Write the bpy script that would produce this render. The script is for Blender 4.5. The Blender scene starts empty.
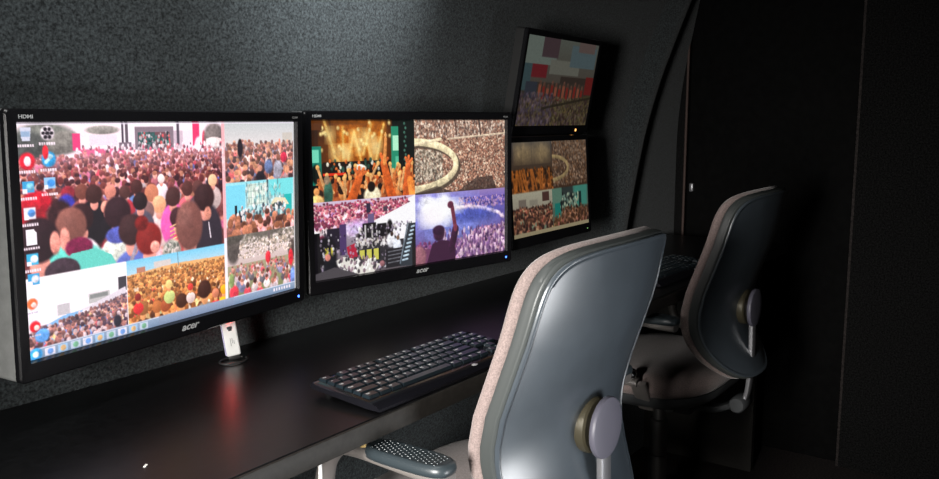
import bpy, bmesh, math, random
import numpy as np
from mathutils import Vector, Matrix

random.seed(7)
rng = np.random.default_rng(11)
SC = bpy.context.scene
COL = SC.collection
Z0 = 0.9773                      # floor is z = 0; measured heights are relative to the first screen's centre
PI = math.pi

# ------------------------------------------------------------------ helpers
def tag(o, label=None, cat=None, group=None, kind=None):
    if label: o['label'] = label
    if cat: o['category'] = cat
    if group: o['group'] = group
    if kind: o['kind'] = kind
    return o

def thing(name, label, cat, loc=(0, 0, 0), rot=(0, 0, 0), group=None):
    o = bpy.data.objects.new(name, None)
    o.empty_display_size = .05
    COL.objects.link(o)
    o.location = loc
    o.rotation_euler = rot
    return tag(o, label, cat, group)

def obj(name, bm, mats, parent=None, smooth=True, label=None, angle=40):
    me = bpy.data.meshes.new(name)
    bmesh.ops.recalc_face_normals(bm, faces=bm.faces)
    bm.to_mesh(me)
    bm.free()
    if not isinstance(mats, (list, tuple)): mats = [mats]
    for m in mats: me.materials.append(m)
    if smooth:
        me.polygons.foreach_set('use_smooth', [True] * len(me.polygons))
        try: me.set_sharp_from_angle(angle=math.radians(angle))
        except Exception: pass
    o = bpy.data.objects.new(name, me)
    COL.objects.link(o)
    if parent: o.parent = parent
    if label: o['label'] = label
    return o

def add_box(bm, lo, hi, bev=0, seg=2, mat=0, rot=None):
    lo, hi = Vector(lo), Vector(hi)
    c = (lo + hi) / 2; s = hi - lo
    M = Matrix.Translation(c) @ (rot.to_4x4() if rot else Matrix()) @ Matrix.Diagonal((s.x, s.y, s.z, 1))
    r = bmesh.ops.create_cube(bm, size=1, matrix=M)
    vs = r['verts']
    fs = list({f for v in vs for f in v.link_faces})
    for f in fs: f.material_index = mat
    if bev:
        es = list({e for v in vs for e in v.link_edges})
        bmesh.ops.bevel(bm, geom=es, offset=bev, segments=seg, profile=.5, affect='EDGES', material=mat)

def box(lo, hi, bev=0, seg=2):
    bm = bmesh.new(); add_box(bm, lo, hi, bev, seg); return bm

def loft(bm, rings, close=True, cap0=True, cap1=True, mat=0):
    vr = [[bm.verts.new(p) for p in r] for r in rings]
    n = len(vr[0])
    for a, b in zip(vr, vr[1:]):
        for i in range(n if close else n - 1):
            j = (i + 1) % n
            f = bm.faces.new((a[i], a[j], b[j], b[i])); f.material_index = mat
    if cap0: bm.faces.new(vr[0][::-1]).material_index = mat
    if cap1: bm.faces.new(vr[-1]).material_index = mat
    return vr

def catmull(pts, n=6):
    pts = [Vector(p) for p in pts]
    P = [2 * pts[0] - pts[1]] + pts + [2 * pts[-1] - pts[-2]]
    out = []
    for i in range(1, len(P) - 2):
        a, b, c, d = P[i - 1:i + 3]
        for k in range(n):
            t = k / n
            out.append(.5 * (2 * b + (c - a) * t + (2 * a - 5 * b + 4 * c - d) * t * t + (3 * b - a - 3 * c + d) * t ** 3))
    out.append(pts[-1])
    return out

def add_tube(bm, path, rx, ry=None, seg=12, mat=0, side=Vector((1, 0, 0)), taper=None, power=2.0):
    """sweep an ellipse: rx along `side`, ry along the other normal"""
    ry = ry or rx
    path = [Vector(p) for p in path]
    rings = []
    for i, p in enumerate(path):
        t = (path[min(i + 1, len(path) - 1)] - path[max(i - 1, 0)]).normalized()
        s = (side - t * side.dot(t))
        s = s.normalized() if s.length > 1e-4 else t.orthogonal().normalized()
        u = t.cross(s)
        k = taper(i / (len(path) - 1)) if taper else 1
        ring = []
        for j in range(seg):
            a = 2 * PI * j / seg
            ca, sa = math.cos(a), math.sin(a)
            e = 2 / power
            ring.append(p + s * (rx * k * math.copysign(abs(ca) ** e, ca)) + u * (ry * k * math.copysign(abs(sa) ** e, sa)))
        rings.append(ring)
    loft(bm, rings, mat=mat)

def add_lathe(bm, prof, centre=(0, 0, 0), axis='Z', seg=32, mat=0):
    c = Vector(centre); rings = []
    for r, h in prof:
        ring = []
        for j in range(seg):
            a = 2 * PI * j / seg
            x, y = r * math.cos(a), r * math.sin(a)
            v = {'Z': (x, y, h), 'Y': (x, h, y), 'X': (h, x, y)}[axis]
            ring.append(c + Vector(v))
        rings.append(ring)
    loft(bm, rings, mat=mat)

def text_bm(s, size, extrude=.0003, shear=0, align='LEFT', bold=0):
    cu = bpy.data.curves.new('lettering', 'FONT')
    cu.body = s; cu.size = size; cu.extrude = extrude; cu.shear = shear; cu.align_x = align
    cu.offset = bold; cu.resolution_u = 3
    o = bpy.data.objects.new('lettering', cu)
    me = bpy.data.meshes.new_from_object(o)
    bm = bmesh.new(); bm.from_mesh(me)
    bpy.data.objects.remove(o); bpy.data.curves.remove(cu); bpy.data.meshes.remove(me)
    return bm

# ------------------------------------------------------------------ materials
def mat(name, color, rough=.5, metal=0, spec=.5, coat=0, coat_rough=.1, noise=None, bump=None, sheen=0):
    m = bpy.data.materials.new(name); m.use_nodes = True
    nt = m.node_tree; b = nt.nodes['Principled BSDF']
    b.inputs['Base Color'].default_value = (*color, 1)
    b.inputs['Roughness'].default_value = rough
    b.inputs['Metallic'].default_value = metal
    b.inputs['Specular IOR Level'].default_value = spec
    b.inputs['Coat Weight'].default_value = coat
    b.inputs['Coat Roughness'].default_value = coat_rough
    if sheen:
        b.inputs['Sheen Weight'].default_value = sheen
    tc = nt.nodes.new('ShaderNodeTexCoord')
    if noise:
        scale, lo, hi, detail = noise
        n = nt.nodes.new('ShaderNodeTexNoise'); n.inputs['Scale'].default_value = scale
        n.inputs['Detail'].default_value = detail; n.inputs['Roughness'].default_value = .65
        r = nt.nodes.new('ShaderNodeValToRGB')
        r.color_ramp.elements[0].position = .36; r.color_ramp.elements[1].position = .66
        r.color_ramp.elements[0].color = (*[c * lo for c in color], 1)
        r.color_ramp.elements[1].color = (*[min(1, c * hi) for c in color], 1)
        nt.links.new(tc.outputs['Object'], n.inputs['Vector'])
        nt.links.new(n.outputs['Fac'], r.inputs['Fac'])
        nt.links.new(r.outputs['Color'], b.inputs['Base Color'])
    if bump:
        scale, strength, dist = bump
        n2 = nt.nodes.new('ShaderNodeTexNoise'); n2.inputs['Scale'].default_value = scale
        n2.inputs['Detail'].default_value = 3
        bp = nt.nodes.new('ShaderNodeBump'); bp.inputs['Strength'].default_value = strength
        bp.inputs['Distance'].default_value = dist
        nt.links.new(tc.outputs['Object'], n2.inputs['Vector'])
        nt.links.new(n2.outputs['Fac'], bp.inputs['Height'])
        nt.links.new(bp.outputs['Normal'], b.inputs['Normal'])
    return m

def emit(name, color, strength):
    m = bpy.data.materials.new(name); m.use_nodes = True
    b = m.node_tree.nodes['Principled BSDF']
    b.inputs['Base Color'].default_value = (.02, .02, .02, 1)
    b.inputs['Emission Color'].default_value = (*color, 1)
    b.inputs['Emission Strength'].default_value = strength
    return m

M = {}
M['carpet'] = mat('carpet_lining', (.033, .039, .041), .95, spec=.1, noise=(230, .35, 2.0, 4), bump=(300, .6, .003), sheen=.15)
M['carpet_dark'] = mat('dark_carpet', (.006, .006, .006), .95, spec=.05, noise=(200, .4, 1.8, 4), bump=(260, .5, .003))  # near black: the darkness of the far end is put into the colour
M['floor'] = mat('floor_mat', (.022, .018, .017), .85, spec=.2, noise=(150, .5, 1.5, 4), bump=(200, .4, .002))
M['ceiling'] = mat('ceiling_lining', (.04, .04, .04), .95, spec=.1, noise=(200, .5, 1.6, 4))
M['door'] = mat('door_panel', (.003, .003, .003), .8, spec=.05, noise=(40, .8, 1.2, 3))  # darkness of the far end put into the base colour here too
M['seal'] = mat('door_seal', (.06, .04, .035), .6, spec=.2)
M['desk'] = mat('black_laminate', (.004, .004, .0045), .34, spec=.3, noise=(90, .7, 1.5, 4), bump=(420, .06, .0006))
M['desk_edge'] = mat('black_edge_band', (.017, .0155, .0135), .5, spec=.3, noise=(120, .8, 1.2, 3))
M['bezel'] = mat('gloss_black_plastic', (.006, .006, .007), .22, spec=.45)
M['case'] = mat('grey_monitor_case', (.2, .205, .2), .45, noise=(60, .9, 1.1, 3))
M['letter'] = mat('silver_lettering', (.55, .56, .56), .35, metal=.3)
M['letter_dim'] = mat('grey_lettering', (.25, .25, .25), .5)
M['kb'] = mat('gloss_keyboard_black', (.006, .006, .008), .16, spec=.6)
M['key'] = mat('keycap_black', (.007, .013, .017), .3, spec=.6, bump=(900, .05, .0003))
M['legend'] = mat('key_legend', (.75, .78, .78), .5)
M['shell'] = mat('grey_blue_plastic_shell', (.047, .058, .069), .3, spec=.75, noise=(9, .88, 1.1, 5), bump=(700, .05, .0004))
M['gasket'] = mat('dark_rubber_edge', (.05, .056, .055), .42, spec=.5, bump=(90, .05, .001))
M['fabric'] = mat('taupe_fabric', (.25, .195, .182), .95, spec=.15, noise=(420, .75, 1.25, 3), bump=(600, .35, .001), sheen=.3)
M['pan'] = mat('charcoal_plastic', (.045, .048, .05), .4, spec=.5)
M['pad'] = mat('armrest_pad', (.03, .04, .046), .36, spec=.5)
M['bracket'] = mat('grey_arm_plastic', (.17, .155, .145), .38, spec=.5)
M['knob'] = mat('grey_knob_cover', (.08, .077, .10), .5, bump=(300, .05, .0006))
M['boss'] = mat('tan_mount_collar', (.055, .048, .03), .4, metal=.3)
M['chrome'] = mat('bright_metal', (.75, .77, .78), .18, metal=1)
M['steel'] = mat('dull_steel', (.16, .155, .15), .38, metal=.8)
M['bar'] = mat('grey_steel_bar', (.2, .2, .21), .35, metal=.6)
M['white'] = mat('white_plastic', (.78, .78, .76), .35, noise=(30, .95, 1.03, 2))
M['lilac'] = mat('pale_violet_plastic', (.5, .48, .72), .3)
M['cable'] = mat('black_rubber_cable', (.02, .02, .02), .4)
M['paper'] = mat('paper_scrap', (.7, .7, .66), .8)
M['yellow'] = mat('yellow_metal', (.7, .5, .2), .3, metal=.6)
M['red_led'] = emit('red_led', (1, .004, .003), 90)
M['blue_led'] = emit('blue_led', (.05, .16, 1), 6)
M['green_led'] = emit('green_led', (.3, .7, .2), .6)
M['amber_led'] = emit('amber_led', (1, .45, .12), 2.2)
#


# ------------------------------------------------------------------ screen pictures (drawn into a colour layer of the screen mesh)
def srgb2lin(c):
    c = np.clip(c, 0, 1)
    return np.where(c <= .04045, c / 12.92, ((c + .055) / 1.055) ** 2.4)

class Canvas:
    def __init__(s, w=960, h=540, c=(0, 0, 0)):
        s.w, s.h = w, h
        s.a = np.zeros((h, w, 3), np.float32); s.a[:] = c
        s.clip(0, 0, 1, 1)
    def clip(s, u0, v0, u1, v1):
        s.cx0, s.cy0, s.cx1, s.cy1 = int(u0 * s.w), int(v0 * s.h), int(round(u1 * s.w)), int(round(v1 * s.h))
    def _win(s, x0, y0, x1, y1):
        return max(s.cx0, int(x0)), max(s.cy0, int(y0)), min(s.cx1, int(x1) + 2), min(s.cy1, int(y1) + 2)
    def rect(s, u0, v0, u1, v1, c, c2=None, al=1):
        x0, y0, x1, y1 = s._win(u0 * s.w, v0 * s.h, u1 * s.w - 2, v1 * s.h - 2)
        if x1 <= x0 or y1 <= y0: return
        c = np.array(c, np.float32)
        if c2 is not None:
            t = np.clip((np.arange(y0, y1) / s.h - v0) / (v1 - v0), 0, 1)[:, None, None]
            c = c * (1 - t) + np.array(c2, np.float32) * t
        s.a[y0:y1, x0:x1] = s.a[y0:y1, x0:x1] * (1 - al) + c * al
    tex = None; tamp = 1.0
    def ell(s, u, v, ru, rv, c, al=1, soft=.15, rot=0, sh=.22):
        if Canvas.tex is None or Canvas.tex.shape[:2] != (s.h, s.w):
            f = np.zeros((s.h, s.w), np.float32)
            for k, a in ((3, .06), (7, .07), (15, .08)):
                n = rng.normal(size=(s.h // k + 2, s.w // k + 2)).astype(np.float32)
                yi = np.arange(s.h) / k; xi = np.arange(s.w) / k
                y0 = yi.astype(int); x0 = xi.astype(int); fy = (yi - y0)[:, None]; fx = (xi - x0)[None, :]
                f += a * (n[np.ix_(y0, x0)] * (1 - fy) * (1 - fx) + n[np.ix_(y0 + 1, x0)] * fy * (1 - fx) + n[np.ix_(y0, x0 + 1)] * (1 - fy) * fx + n[np.ix_(y0 + 1, x0 + 1)] * fy * fx)
            Canvas.tex = f[:, :, None]
        x, y, rx, ry = u * s.w, v * s.h, max(ru * s.w, .7), max(rv * s.h, .7)
        R = max(rx, ry) if rot else None
        x0, y0, x1, y1 = s._win(x - (R or rx) * 1.1 - 1, y - (R or ry) * 1.1 - 1, x + (R or rx) * 1.1 + 1, y + (R or ry) * 1.1 + 1)
        if x1 <= x0 or y1 <= y0: return
        X = np.arange(x0, x1)[None, :] - x; Y = np.arange(y0, y1)[:, None] - y
        if rot:
            cr, sr = math.cos(rot), math.sin(rot)
            X, Y = X * cr + Y * sr, -X * sr + Y * cr
        d = np.sqrt((X / rx) ** 2 + (Y / ry) ** 2)
        m = (np.clip((1 + soft - d) / (2 * soft), 0, 1) * al)[:, :, None]
        g = np.clip(1 + sh * (-(X / rx) * .35 - (Y / ry) * .6), .6, 1.5)[:, :, None] * (1 + (Canvas.tex[y0:y1, x0:x1] * Canvas.tamp if sh else 0))
        s.a[y0:y1, x0:x1] = s.a[y0:y1, x0:x1] * (1 - m) + np.array(c, np.float32) * g * m
    def line(s, u0, v0, u1, v1, wid, c, al=1):
        n = int(max(abs(u1 - u0) * s.w, abs(v1 - v0) * s.h) / max(wid * s.w * .5, 1)) + 2
        for t in np.linspace(0, 1, n):
            s.ell(u0 + (u1 - u0) * t, v0 + (v1 - v0) * t, wid, wid * s.w / s.h, c, al)
    def poly(s, pts, c, al=1):
        P = np.array(pts, float) * (s.w, s.h)
        x0, y0, x1, y1 = s._win(P[:, 0].min(), P[:, 1].min(), P[:, 0].max(), P[:, 1].max())
        if x1 <= x0 or y1 <= y0: return
        X, Y = np.meshgrid(np.arange(x0, x1) + .5, np.arange(y0, y1) + .5)
        ins = np.zeros(X.shape, bool)
        for (ax, ay), (bx, by) in zip(P, np.roll(P, -1, 0)):
            if ay == by: continue
            ins ^= ((ay > Y) != (by > Y)) & (X < (bx - ax) * (Y - ay) / (by - ay) + ax)
        w = s.a[y0:y1, x0:x1]
        w[ins] = w[ins] * (1 - al) + np.array(c, np.float32) * al
    def speck(s, u0, v0, u1, v1, cols, n, r0, r1, al=.9, stretch=1.4):
        for _ in range(n):
            t = rng.random()
            r = (r0 + (r1 - r0) * t) * (.7 + .6 * rng.random())
            s.ell(u0 + (u1 - u0) * rng.random(), v0 + (v1 - v0) * t, r, r * s.w / s.h * stretch, cols[rng.integers(len(cols))], al)
    def crowd(s, u0, v0, u1, v1, r0, r1, hair, cloth, skin, dens=1.0, wash=None, face=.25, top=None, shape=1.0):
        v = v0
        while v < v1:
            t = (v - v0) / (v1 - v0)
            r = r0 + (r1 - r0) * t ** shape
            n = max(2, int((u1 - u0) / (r * 2.3) * dens))
            for k in rng.permutation(n):
                u = u0 + (u1 - u0) * (k + rng.random()) / n
                vv = v + r * 1.2 * rng.normal()
                if top and vv < top(u): continue
                q = r * s.w / s.h
                h = np.array(hair[rng.integers(len(hair))]); b = np.array(cloth[rng.integers(len(cloth))]); sk = np.array(skin[rng.integers(len(skin))])
                j = .88 + .24 * rng.random()
                if wash:
                    wc, wa = wash; f = wa * (1 - t) ** 1.5
                    h = h * (1 - f) + np.array(wc) * f; b = b * (1 - f) + np.array(wc) * f; sk = sk * (1 - f) + np.array(wc) * f
                s.ell(u, vv + q * 2.3, r * 1.75, q * 1.7, b * j)
                s.ell(u, vv + q * .7, r * .5, q * .7, sk * .9)
                if rng.random() < face:
                    s.ell(u, vv, r * .85, q * 1.05, sk * j)
                    s.ell(u, vv - q * .45, r * .88, q * .68, h * j)
                else:
                    s.ell(u, vv, r * .85, q * .98, h * j)
                    s.ell(u + r * .2, vv - q * .4, r * .4, q * .4, h * j + .06, .6, .6)
            v += r * s.w / s.h * .85 / max(dens, .6)
    def grain(s, amt, k=1):
        n = rng.normal(size=(s.h // k + 1, s.w // k + 1, 1)).astype(np.float32)
        n = np.repeat(np.repeat(n, k, 0), k, 1)[:s.h, :s.w]
        y0, y1, x0, x1 = s.cy0, s.cy1, s.cx0, s.cx1
        s.a[y0:y1, x0:x1] *= 1 + amt * n[y0:y1, x0:x1]
    def down(s, W, H):
        # area average to W x H vertices
        xs = np.linspace(0, s.w, W + 1); ys = np.linspace(0, s.h, H + 1)
        c = np.zeros((s.h + 1, s.w + 1, 3)); c[1:, 1:] = s.a.cumsum(0, dtype=np.float64).cumsum(1)
        xi, yi = xs.astype(int), ys.astype(int)
        I = c[np.ix_(yi, xi)]
        A = (np.diff(yi)[:, None] * np.diff(xi)[None, :])[:, :, None]
        return (I[1:, 1:] - I[:-1, 1:] - I[1:, :-1] + I[:-1, :-1]) / A

HAIR = [(.30, .14, .14), (.40, .2, .18), (.24, .12, .13), (.52, .3, .25), (.2, .1, .12), (.66, .44, .34), (.42, .18, .18), (.46, .25, .24)]
CLOTH = [(.98, .93, .95), (.97, .7, .72), (.9, .85, .86), (.75, .2, .28), (.25, .2, .25), (.85, .45, .6), (.3, .4, .7), (.75, .72, .72), (.4, .3, .35), (.9, .55, .55), (.2, .16, .2), (.6, .35, .38)]
SKIN = [(.98, .74, .66), (.93, .62, .54), (.85, .52, .45)]

def paint_left():
    c = Canvas(c=(.98, .97, .98))
    W_, B = .662, .648
    # ---- the big crowd
    c.clip(0, 0, W_, B)
    c.rect(0, 0, W_, .14, (1, .98, .99), (.97, .93, .95))
    c.ell(.075, .07, .085, .075, (.42, .46, .42)); c.ell(.13, .08, .045, .05, (.5, .52, .48)); c.ell(.03, .1, .05, .07, (.3, .34, .32))
    c.rect(.152, .045, .173, .12, (.88, .25, .48)); c.rect(.173, .035, .29, .125, (.99, .96, .97)); c.rect(.2, .055, .285, .1, (.9, .9, .93))
    c.ell(.24, .03, .05, .02, (.6, .62, .58)); c.rect(.173, .115, .31, .15, (.86, .42, .58))
    c.rect(.298, .0, .306, .11, (.25, .24, .28)); c.rect(.311, .0, .32, .12, (.35, .33, .36)); c.rect(.29, .09, .33, .125, (.45, .42, .46))
    c.rect(.342, .02, .475, .13, (.5, .47, .5)); c.rect(.352, .045, .41, .105, (.2, .34, .33)); c.rect(.41, .045, .462, .11, (.42, .3, .32))
    c.speck(.352, .045, .46, .12, [(.2, .45, .42), (.85, .35, .35), (.15, .2, .22), (.75, .75, .75)], 90, .003, .004)
    c.rect(.475, .04, .52, .13, (.8, .76, .8)); c.rect(.487, 0, .497, .11, (.3, .29, .33))
    c.rect(.51, .04, .55, .12, (.96, .93, .95)); c.rect(.547, 0, .573, .115, (.88, .22, .42)); c.ell(.572, .12, .02, .05, (.98, .93, .95))
    c.ell(.59, .09, .008, .05, (.85, .25, .35)); c.ell(.63, .07, .04, .07, (.45, .44, .42)); c.rect(.6, .085, .66, .12, (.98, .97, .95)); c.ell(.63, .105, .035, .03, (.95, .93, .9))
    c.speck(.16, .1, .66, .15, [(.95, .9, .92), (.85, .4, .5), (.4, .3, .33), (.98, .95, .95)], 160, .003, .005)
    c.rect(0, .15, W_, .2, (.68, .45, .47))
    c.crowd(0, .145, W_, .27, .0052, .0095, HAIR, CLOTH, SKIN, .95, ((.95, .72, .74), .45), .3)
    c.crowd(0, .26, W_, .44, .0095, .019, HAIR, CLOTH, SKIN, .85, None, .4)
    c.crowd(0, .40, W_, .7, .025, .04, HAIR, CLOTH, SKIN, .9, None, .2)
    # red and blue figures near the icons
    c.ell(.045, .33, .04, .05, (.75, .08, .16)); c.ell(.03, .42, .04, .09, (.6, .1, .14)); c.ell(.13, .3, .02, .03, (.55, .15, .2)); c.ell(.125, .355, .025, .05, (.2, .22, .7))
    c.ell(.105, .4, .035, .075, (.17, .09, .1))
    # people close to the lens
    def person(u, v, r, hair, body, bw=1.9, bh=2.6, neck=(.93, .64, .56), asp=1.0):
        r = r * (.9 if r < .033 else 1.06); q = r * 16 / 9; Canvas.tamp = .4
        c.ell(u, v + q * 2.9, r * bw, q * bh * .75, body, 1, .06)
        c.ell(u, v + q * 1.1, r * .5, q * .6, neck, 1, .1)
        c.ell(u, v, r, q * asp, hair, 1, .08)
        c.ell(u - r * .25, v - q * .4, r * .5, q * .5, np.array(hair) + .07, .5, .7)
        Canvas.tamp = 1.0
    person(.425, .27, .014, (.97, .94, .9), (.98, .95, .97))
    person(.34, .30, .022, (.25, .13, .12), (.35, .5, .72)); person(.30, .32, .02, (.3, .18, .16), (.7, .2, .24))
    person(.17, .30, .022, (.45, .25, .2), (.55, .3, .3)); person(.255, .31, .02, (.85, .55, .46), (.5, .3, .3))
    person(.205, .315, .027, (.22, .12, .11), (.09, .08, .1), 2.0, 3.2)
    person(.24, .38, .018, (.93, .62, .52), (.09, .08, .1), 1.2, 1.5)
    person(.39, .335, .027, (.78, .5, .36), (.85, .75, .7)); person(.52, .33, .024, (.3, .17, .15), (.85, .4, .45))
    person(.415, .395, .027, (.96, .72, .52), (.95, .85, .82)); person(.56, .33, .024, (.33, .2, .18), (.3, .24, .26)); person(.62, .30, .02, (.95, .8, .6), (.8, .75, .72))
    person(.465, .365, .03, (.25, .15, .14), (.9, .36, .68), 1.75, 3.0)
    person(.37, .42, .03, (.5, .38, .36), (.9, .8, .8)); person(.35, .37, .027, (.12, .08, .09), (.3, .3, .35))
    person(.275, .41, .04, (.16, .09, .11), (.36, .42, .72), 1.5, 1.4)
    c.ell(.265, .60, .045, .08, (.86, .93, .86), 1, .06); c.ell(.275, .515, .04, .04, (.3, .36, .7), 1, .1)
    person(.585, .385, .038, (.19, .12, .12), (.17, .16, .19), 1.75, 3.4); c.ell(.597, .47, .014, .035, (.85, .58, .48)); c.line(.6, .52, .607, .6, .0022, (.8, .8, .82))
    person(.48, .47, .032, (.22, .12, .13), (.9, .3, .3), 1.0, 1.7)
    for k in range(5): c.line(.452, .515 + k * .022, .48, .5 + k * .022, .002, (.95, .8, .55))
    person(.165, .415, .034, (.17, .09, .1), (.93, .93, .93), 1.5, 2.0)
    person(.318, .50, .04, (.2, .12, .12), (.33, .42, .72), 1.6, 2.2); c.line(.335, .57, .31, .66, .006, (.55, .55, .6))
    person(.375, .555, .042, (.5, .12, .1), (.88, .62, .56), .9, 1.8); c.ell(.352, .475, .023, .036, (.42, .1, .09)); c.ell(.395, .6, .016, .03, (.93, .65, .57))
    c.ell(.455, .635, .035, .06, (.62, .66, .6)); c.speck(.43, .6, .48, .66, [(.4, .45, .4), (.85, .85, .8)], 30, .004, .005)
    person(.523, .52, .049, (.46, .3, .26), (.3, .26, .26), .8, 1.6, asp=1.38)
    c.ell(.505, .46, .022, .05, (.56, .4, .35), .6, .7)
    person(.135, .445, .042, (.5, .32, .27), (.35, .82, .74), 2.6, 2.6, asp=1.05); c.ell(.115, .5, .014, .05, (.92, .62, .54))
    c.ell(.155, .545, .04, .045, (.45, .1, .25), 1, .1); c.poly([(.11, .66), (.13, .57), (.2, .56), (.25, .6), (.27, .66)], (.36, .83, .75))
    person(.045, .49, .052, (.14, .08, .1), (.2, .17, .2), 1.5, 2.0); c.ell(.088, .51, .014, .05, (.9, .6, .52)); c.ell(.105, .64, .05, .06, (.2, .16, .19), 1, .06)
    # ---- upper right picture: an audience on a slope under a pale sky
    c.clip(.674, 0, .995, .335)
    c.rect(.674, 0, 1, .2, (.72, .8, .78), (.9, .91, .88))
    c.rect(.94, .06, .99, .14, (.75, .78, .72))
    c.crowd(.674, .115, 1, .33, .007, .014, [(.25, .2, .2), (.5, .3, .25), (.35, .25, .2), (.75, .55, .4)], [(.85, .4, .4), (.4, .5, .65), (.9, .85, .8), (.5, .45, .45), (.3, .3, .35), (.9, .7, .65)], SKIN, 1.0, ((.8, .72, .66), .3), .5)
    c.ell(.74, .14, .012, .05, (.12, .12, .14)); c.ell(.74, .1, .006, .012, (.12, .1, .1)); c.ell(.83, .3, .02, .03, (.12, .12, .14)); c.ell(.83, .255, .01, .017, (.75, .55, .45))
    c.ell(.915, .27, .022, .055, (.62, .66, .7)); c.ell(.918, .2, .01, .02, (.5, .35, .28)); c.ell(.945, .2, .016, .03, (.8, .2, .3)); c.ell(.87, .25, .02, .04, (.35, .45, .6)); c.line(.925, .1, .93, .17, .004, (.9, .6, .5))
    # ---- middle right picture: turquoise stage
    c.clip(.674, .325, .995, .62)
    c.rect(.674, .32, 1, .62, (.55, .9, .92), (.85, .93, .88))
    c.rect(.674, .34, .76, .52, (.45, .86, .93)); c.rect(.77, .34, .86, .46, (.8, .94, .86)); c.rect(.87, .325, .99, .42, (.42, .88, .87)); c.rect(.86, .325, .868, .5, (.15, .3, .33))
    c.rect(.945, .42, .985, .55, (.12, .72, .68)); c.rect(.712, .45, .722, .6, (.08, .12, .16)); c.rect(.73, .48, .75, .6, (.12, .15, .2))
    for k in range(5): c.line(.765 + .02 * k, .33, .765 + .02 * k, .47, .0013, (.3, .42, .43), .3)
    for k in range(4): c.line(.765, .345 + .035 * k, .85, .345 + .035 * k, .0012, (.3, .45, .45), .25)
    c.line(.885, .36, .9, .4, .0015, (.15, .5, .52), .4); c.line(.9, .4, .93, .35, .0015, (.15, .5, .52), .4); c.speck(.76, .34, .94, .46, [(.3, .5, .5), (.9, .97, .92), (.5, .8, .8), (.62, .72, .66)], 90, .003, .004, .6, 2.5); c.poly([(.87, .47), (.9, .43), (.95, .44), (.97, .48)], (.85, .88, .72)); c.ell(.91, .475, .03, .012, (.2, .25, .2))
    c.speck(.72, .46, .95, .53, [(.9, .93, .9), (.2, .3, .34), (.6, .45, .4), (.4, .65, .65)], 110, .004, .006)
    c.crowd(.674, .53, 1, .62, .013, .017, [(.4, .26, .18), (.55, .36, .24), (.3, .2, .16), (.75, .5, .36)], [(.85, .7, .65), (.5, .35, .3), (.95, .65, .65), (.3, .25, .25)], SKIN, 1.0, None, .3)
    # ---- lower right picture: people on a lawn beneath trees
    c.clip(.674, .615, .995, .952)
    c.rect(.674, .6, 1, .8, (.92, .93, .9), (.75, .72, .68)); c.rect(.674, .78, 1, .96, (.62, .64, .5), (.46, .52, .33))
    c.speck(.674, .6, 1, .7, [(.36, .37, .31), (.52, .53, .45), (.42, .42, .36), (.75, .75, .68)], 520, .006, .0045, .7, .7)
    c.ell(.7, .68, .03, .09, (.33, .33, .3)); c.ell(.69, .62, .06, .04, (.33, .34, .3)); c.ell(.85, .61, .08, .035, (.42, .43, .38)); c.rect(.862, .62, .872, .8, (.4, .38, .36)); c.ell(.98, .75, .02, .06, (.3, .28, .25))
    c.speck(.72, .66, .98, .75, [(.98, .97, .93), (.93, .91, .85), (.62, .6, .5), (.5, .49, .42), (.8, .76, .66)], 300, .004, .0035, .75, .8)
    c.crowd(.674, .79, 1, .93, .005, .0105, [(.3, .2, .17), (.5, .35, .28), (.65, .45, .36)], [(.8, .78, .78), (.85, .3, .35), (.45, .5, .62), (.55, .58, .42), (.9, .88, .85), (.35, .38, .4)], SKIN, .5, ((.75, .6, .55), .3), .5)
    c.ell(.86, .77, .013, .035, (.85, .2, .24)); c.ell(.975, .8, .012, .05, (.85, .18, .22)); c.ell(.7, .93, .02, .04, (.85, .25, .3)); c.ell(.985, .92, .015, .06, (.4, .55, .8)); c.ell(.69, .86, .012, .04, (.55, .68, .4))
    # ---- lower left picture: white sky over a dense field
    c.clip(0, B, .295, .955)
    c.rect(0, B, .3, .96, (1, 1, 1), (.95, .96, .98))
    c.rect(.015, .86, .3, .96, (.55, .5, .52)); c.poly([(.02, .88), (.1, .835), (.16, .83), (.13, .86)], (.5, .75, .92))
    c.rect(.085, .785, .12, .835, (.75, .78, .78)); c.rect(.175, .765, .24, .81, (.72, .76, .74)); c.rect(.18, .772, .235, .79, (.5, .55, .53)); c.rect(.268, .715, .295, .785, (.22, .23, .25)); c.poly([(.15, .83), (.29, .765), (.295, .8), (.2, .84)], (.85, .87, .89))
    slope = lambda u: .885 - .30 * u
    c.poly([(0, .9), (.295, .80), (.295, .97), (0, .97)], (.5, .45, .46))
    c.crowd(0, .79, .3, .965, .0038, .0085, [(.35, .25, .24), (.6, .42, .38), (.25, .2, .25), (.75, .7, .7)], [(.9, .9, .93), (.35, .45, .72), (.75, .3, .35), (.5, .45, .5), (.2, .22, .3), (.85, .75, .5), (.3, .62, .85)], SKIN, 1.2, ((.8, .72, .72), .25), .35, slope)
    c.ell(.04, .9, .02, .03, (.35, .65, .92)); c.ell(.26, .92, .012, .03, (.15, .16, .2))
    # ---- lower middle picture: a golden crowd
    c.clip(.297, B, .662, .955)
    c.rect(.29, B, .67, .74, (.45, .82, .93), (.75, .88, .9)); c.rect(.29, .73, .67, .96, (.85, .62, .3))
    c.poly([(.29, .72), (.45, .7), (.67, .71), (.67, .76), (.29, .76)], (.88, .72, .45)); c.rect(.33, .69, .36, .715, (.7, .5, .4)); c.rect(.39, .675, .45, .705, (.8, .82, .78)); c.line(.475, .65, .478, .74, .0015, (.35, .5, .55))
    GOLD = [(.95, .75, .38), (.85, .55, .22), (.98, .85, .55), (.7, .42, .2), (.9, .5, .3), (.75, .65, .35)]
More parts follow.
